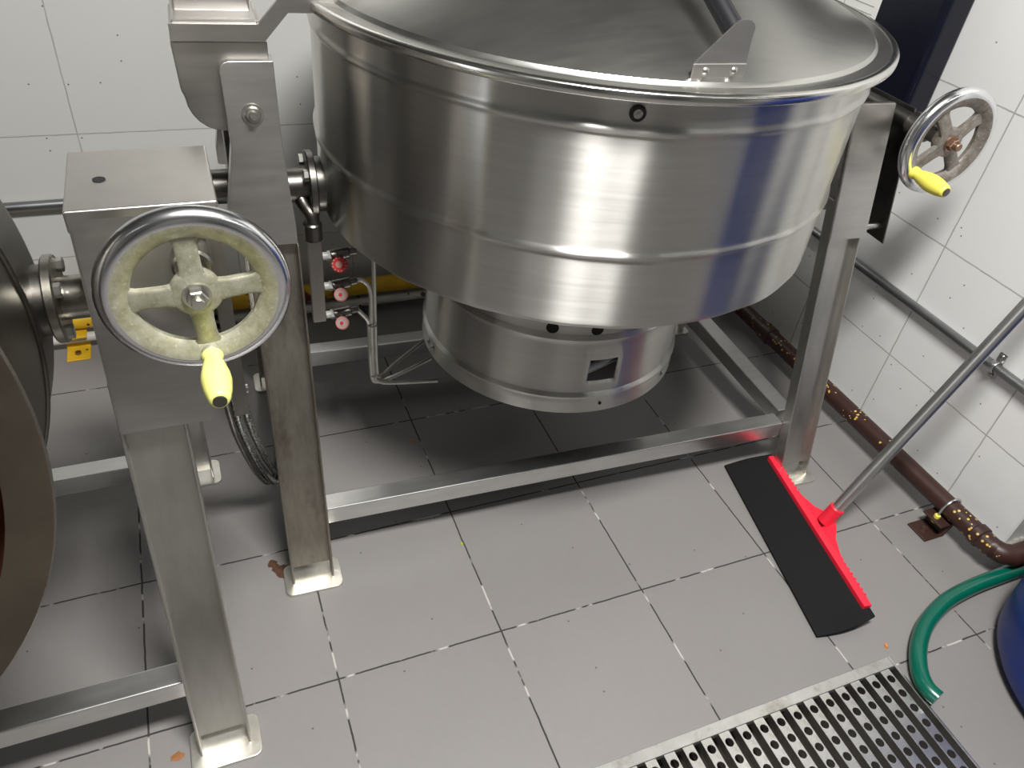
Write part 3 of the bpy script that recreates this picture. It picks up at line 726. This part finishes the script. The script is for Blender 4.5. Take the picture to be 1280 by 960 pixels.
bmesh.ops.recalc_face_normals(b_, faces=list(b_.faces)); t.merge(b_)
t.build('rubber_blade', 'rubber', SQ, 30)
t = MB(); t.box((-h, -.012, .022), (h, .008, .042), .0025, 2)
# tapering gusset ribs either side of the socket
for s in (1, -1):
    t.prism([(s * .008, -.010, .026), (s * .15, -.010, .028), (s * .09, -.0165, .032), (s * .05, -.026, .037), (s * .026, -.040, .043), (s * .008, -.046, .046)], (0, 0, .008), .001)
for k in range(30):
    x = -.20 + k * .40 / 29
    if abs(x) > .03: t.box((x - .0022, -.0145, .028), (x + .0022, -.008, .0425), .0006, 1)
t.build('blade_holder', 'red', SQ)
pd = Vector((1.686, -.019, .646)) - Vector((1.500, .012, .060))
Ri = Matrix.Rotation(-rz, 3, 'Z'); pdl = (Ri @ pd).normalized(); s0 = Ri @ (Vector((1.500, .012, .060)) - Vector((mid.x, mid.y, 0)))
t = MB(); t.cyl(s0 - pdl * .022, s0 + pdl * .030, .0185, .0178, seg=24, bev=.002); t.prism([(s0.x - .018, -.020, .028), (s0.x + .018, -.020, .028), (s0.x + .018, s0.y - .006, .060), (s0.x - .018, s0.y - .006, .060)], (0, 0, .012), .002)
t.build('pole_socket', 'red', SQ)
t = MB(); t.cyl(s0 - pdl * .010, s0 + pdl * 1.24, .0138, seg=28, bev=.002); t.build('pole', 'alu', SQ)

# ------------------------------------------------------------------ floor drain
DR = empty('floor_drain', ((DX0 + DX1) / 2, (DY0 + DY1) / 2, 0), 0, 'long stainless floor drain grate with perforated bars at the bottom edge', 'drain')
ox, oy = (DX0 + DX1) / 2, (DY0 + DY1) / 2
m = MB()
m.box((DX0 - ox, DY1 - oy - .022, -.012), (DX1 - ox, DY1 - oy, .0018), .0008, 1); m.box((DX0 - ox, DY0 - oy, -.012), (DX1 - ox, DY0 - oy + .022, .0018), .0008, 1)
m.box((DX1 - ox - .006, DY0 - oy, -.03), (DX1 - ox, DY1 - oy, .003), .0008, 1); m.box((DX0 - ox, DY0 - oy, -.03), (DX0 - ox + .006, DY1 - oy, .003), .0008, 1)
m.build('grate_frame', 'drain', DR)
m = MB(); y0, y1 = DY0 - oy, DY1 - oy; x0, x1 = DX0 - ox, DX1 - ox
m.box((x0, y0, -.10), (x1, y1, -.095)); m.box((x0, y0, -.10), (x1, y0 + .004, -.012)); m.box((x0, y1 - .004, -.10), (x1, y1, -.012)); m.box((x0, y0, -.10), (x0 + .004, y1, -.03)); m.box((x1 - .004, y0, -.10), (x1, y1, -.03))
m.build('trough', 'trough', DR)
def bar_mesh():
    """strip with a row of real round holes, folded edges; local y from 0 down"""
    t = bmesh.new(); L = DY1 - DY0 - .044; wd = .0205; pitch = .0322; n = int(L / pitch); hr = .0084
    ys = -.012
    top = []
    for k in range(n):
        yc = -.020 - k * pitch; K = 16
        ya, yb = yc - pitch / 2, yc + pitch / 2
        if k == 0: yb = 0
        if k == n - 1: ya = -L
        inner = [t.verts.new((hr * math.cos(2 * PI * q / K), yc + hr * math.sin(2 * PI * q / K), 0)) for q in range(K)]
        outer = []
        for q in range(K):
            c, s = math.cos(2 * PI * q / K), math.sin(2 * PI * q / K); mm = max(abs(c), abs(s)); c, s = c / mm, s / mm
            outer.append(t.verts.new((c * wd / 2, yc + (s * (yb - yc) if s > 0 else -s * (ya - yc)), 0)))
        for q in range(K): t.faces.new((inner[q], outer[q], outer[(q + 1) % K], inner[(q + 1) % K]))
    bmesh.ops.remove_doubles(t, verts=list(t.verts), dist=1e-5)
    r = bmesh.ops.extrude_face_region(t, geom=list(t.faces)); bmesh.ops.translate(t, vec=(0, 0, -.004), verts=[e for e in r['geom'] if isinstance(e, bmesh.types.BMVert)])
    bmesh.ops.recalc_face_normals(t, faces=list(t.faces))
    m = MB(); m.merge(t)
    for s in (-1, 1): m.box((s * wd / 2 - .001, -L, -.022), (s * wd / 2 + .001, 0, -.0002))
    return m
bar0 = bar_mesh().build('grate_bar', 'drain', DR, 30)
nb = int((DX1 - DX0 - .03) / .040)
for k in range(nb):
    b_ = bar0 if k == 0 else bar0.copy()
    if k: COL.objects.link(b_); b_.parent = DR
    b_.location = (DX1 - .033 - k * .040 - ox, DY1 - .0225 - oy, .001)

# ------------------------------------------------------------------ hose and drum at the right
m = MB(); m.tube([(1.428, -.422, .019), (1.424, -.395, .019), (1.440, -.360, .019), (1.480, -.318, .019), (1.540, -.280, .019), (1.62, -.252, .019), (1.70, -.240, .019), (1.80, -.236, .019), (1.95, -.238, .019), (2.15, -.26, .019)], .0175, 18)
GH = m.build('garden_hose', 'hose'); tag(GH, 'green garden hose curving over the floor beside the drain', 'hose')
m = MB()
R = .285
prof = [(0, .0), (R - .045, .0), (R - .018, .008), (R - .004, .03), (R, .06)]
for z in (.14, .30, .46, .62, .78): prof += [(R + .004, z - .02), (R + .006, z), (R + .004, z + .02)]
prof += [(R, .84), (R - .02, .885), (R - .05, .90), (R - .06, .885), (0, .885)]
m.lathe(prof, 96, Matrix.Translation((1.850, -.565, 0)))
tag(m.build('plastic_drum', 'drum', None, 60), 'deep blue plastic drum at the right edge beside the green hose', 'drum')

# ------------------------------------------------------------------ small dirt on the floor
def blob(x, y, r, h, mat, name, label, cat, sx=1., n=14, group=None):
    m = MB(); rr = [r * (.7 + .6 * random.random()) for _ in range(n)]
    t = bmesh.new()
    base = [t.verts.new((x + sx * rr[k] * math.cos(2 * PI * k / n), y + rr[k] * math.sin(2 * PI * k / n), .0002)) for k in range(n)]
    mid_ = [t.verts.new((x + sx * .75 * rr[k] * math.cos(2 * PI * k / n), y + .75 * rr[k] * math.sin(2 * PI * k / n), h * .8)) for k in range(n)]
    top = t.verts.new((x, y, h)); t.faces.new(base[::-1])
    for k in range(n):
        k2 = (k + 1) % n; t.faces.new((base[k], base[k2], mid_[k2], mid_[k])); t.faces.new((mid_[k], mid_[k2], top))
    m.merge(t); return tag(m.build(name, mat), label, cat, group)
blob(.272, .275, .020, .0008, 'rust', 'rust_stain', 'dark rust stain on the floor beside the stained front leg', 'stain')
blob(.255, .300, .011, .0008, 'rust', 'rust_stain', 'smaller rust spot behind the larger stain by the front leg', 'stain')
blob(.043, -.055, .010, .0010, 'rust2', 'rust_stain', 'orange brown rust spot beside the near foot plate at the bottom edge', 'stain', 1.3)
blob(1.428, -.287, .006, .005, 'orust', 'food_crumb', 'orange crumb on the floor between squeegee and green hose', 'crumb', .7)
blob(.640, .585, .005, .004, 'orust', 'food_crumb', 'orange crumb on the dark floor left of the burner skirt', 'crumb')
blob(.655, .235, .004, .003, 'pea', 'food_crumb', 'tiny green crumb on the floor in front of the rail', 'crumb')

# ------------------------------------------------------------------ camera
cam = bpy.data.cameras.new('camera'); co = bpy.data.objects.new('camera', cam); COL.objects.link(co)
fw = Vector((.3464, .6936, -.6316)).normalized(); rt = Vector((.9239, -.3688, .1017)); rt = (rt - fw * rt.dot(fw)).normalized(); up = rt.cross(fw)
mw = Matrix((rt, up, -fw)).transposed().to_4x4(); mw.translation = Vector((.2197, -.7828, 1.3776)); co.matrix_world = mw
cam.sensor_width = 36; cam.lens = 961.4 / 1280 * 36; cam.clip_start = .01
S.camera = co

# ------------------------------------------------------------------ light: ceiling fluorescents and an added streak light
def area(name, loc, sx, sy, power, col=(1, .985, .95), rot=(0, 0, 0)):
    l = bpy.data.lights.new(name, 'AREA'); l.shape = 'RECTANGLE'; l.size = sx; l.size_y = sy; l.energy = power; l.color = col
    o = bpy.data.objects.new(name, l); COL.objects.link(o); o.location = loc; o.rotation_euler = rot
area('ceiling_tube_light', (.66, -.66, ZC - .03), .70, .34, 122)
area('ceiling_tube_light', (-1.8, -2.0, ZC - .03), 1.25, .25, 1.5)
area('streak_light', (XL + .03, -1.35, 1.25), 1.9, .6, 11, (.97, .98, 1.0), (0, rad(-90), 0))  # added light without a known source, lays a bright streak on the vessel
area('ceiling_tube_light', (2.3, -1.6, ZC - .03), 1.25, .25, 6)
wd_ = bpy.data.worlds.new('world'); S.world = wd_; wd_.use_nodes = True
wd_.node_tree.nodes['Background'].inputs[0].default_value = (.8, .85, .9, 1); wd_.node_tree.nodes['Background'].inputs[1].default_value = .02
S.view_settings.view_transform = 'Standard'; S.view_settings.look = 'None'; S.view_settings.gamma = 1; S.view_settings.use_curve_mapping = False
S.view_settings.exposure = 0.0
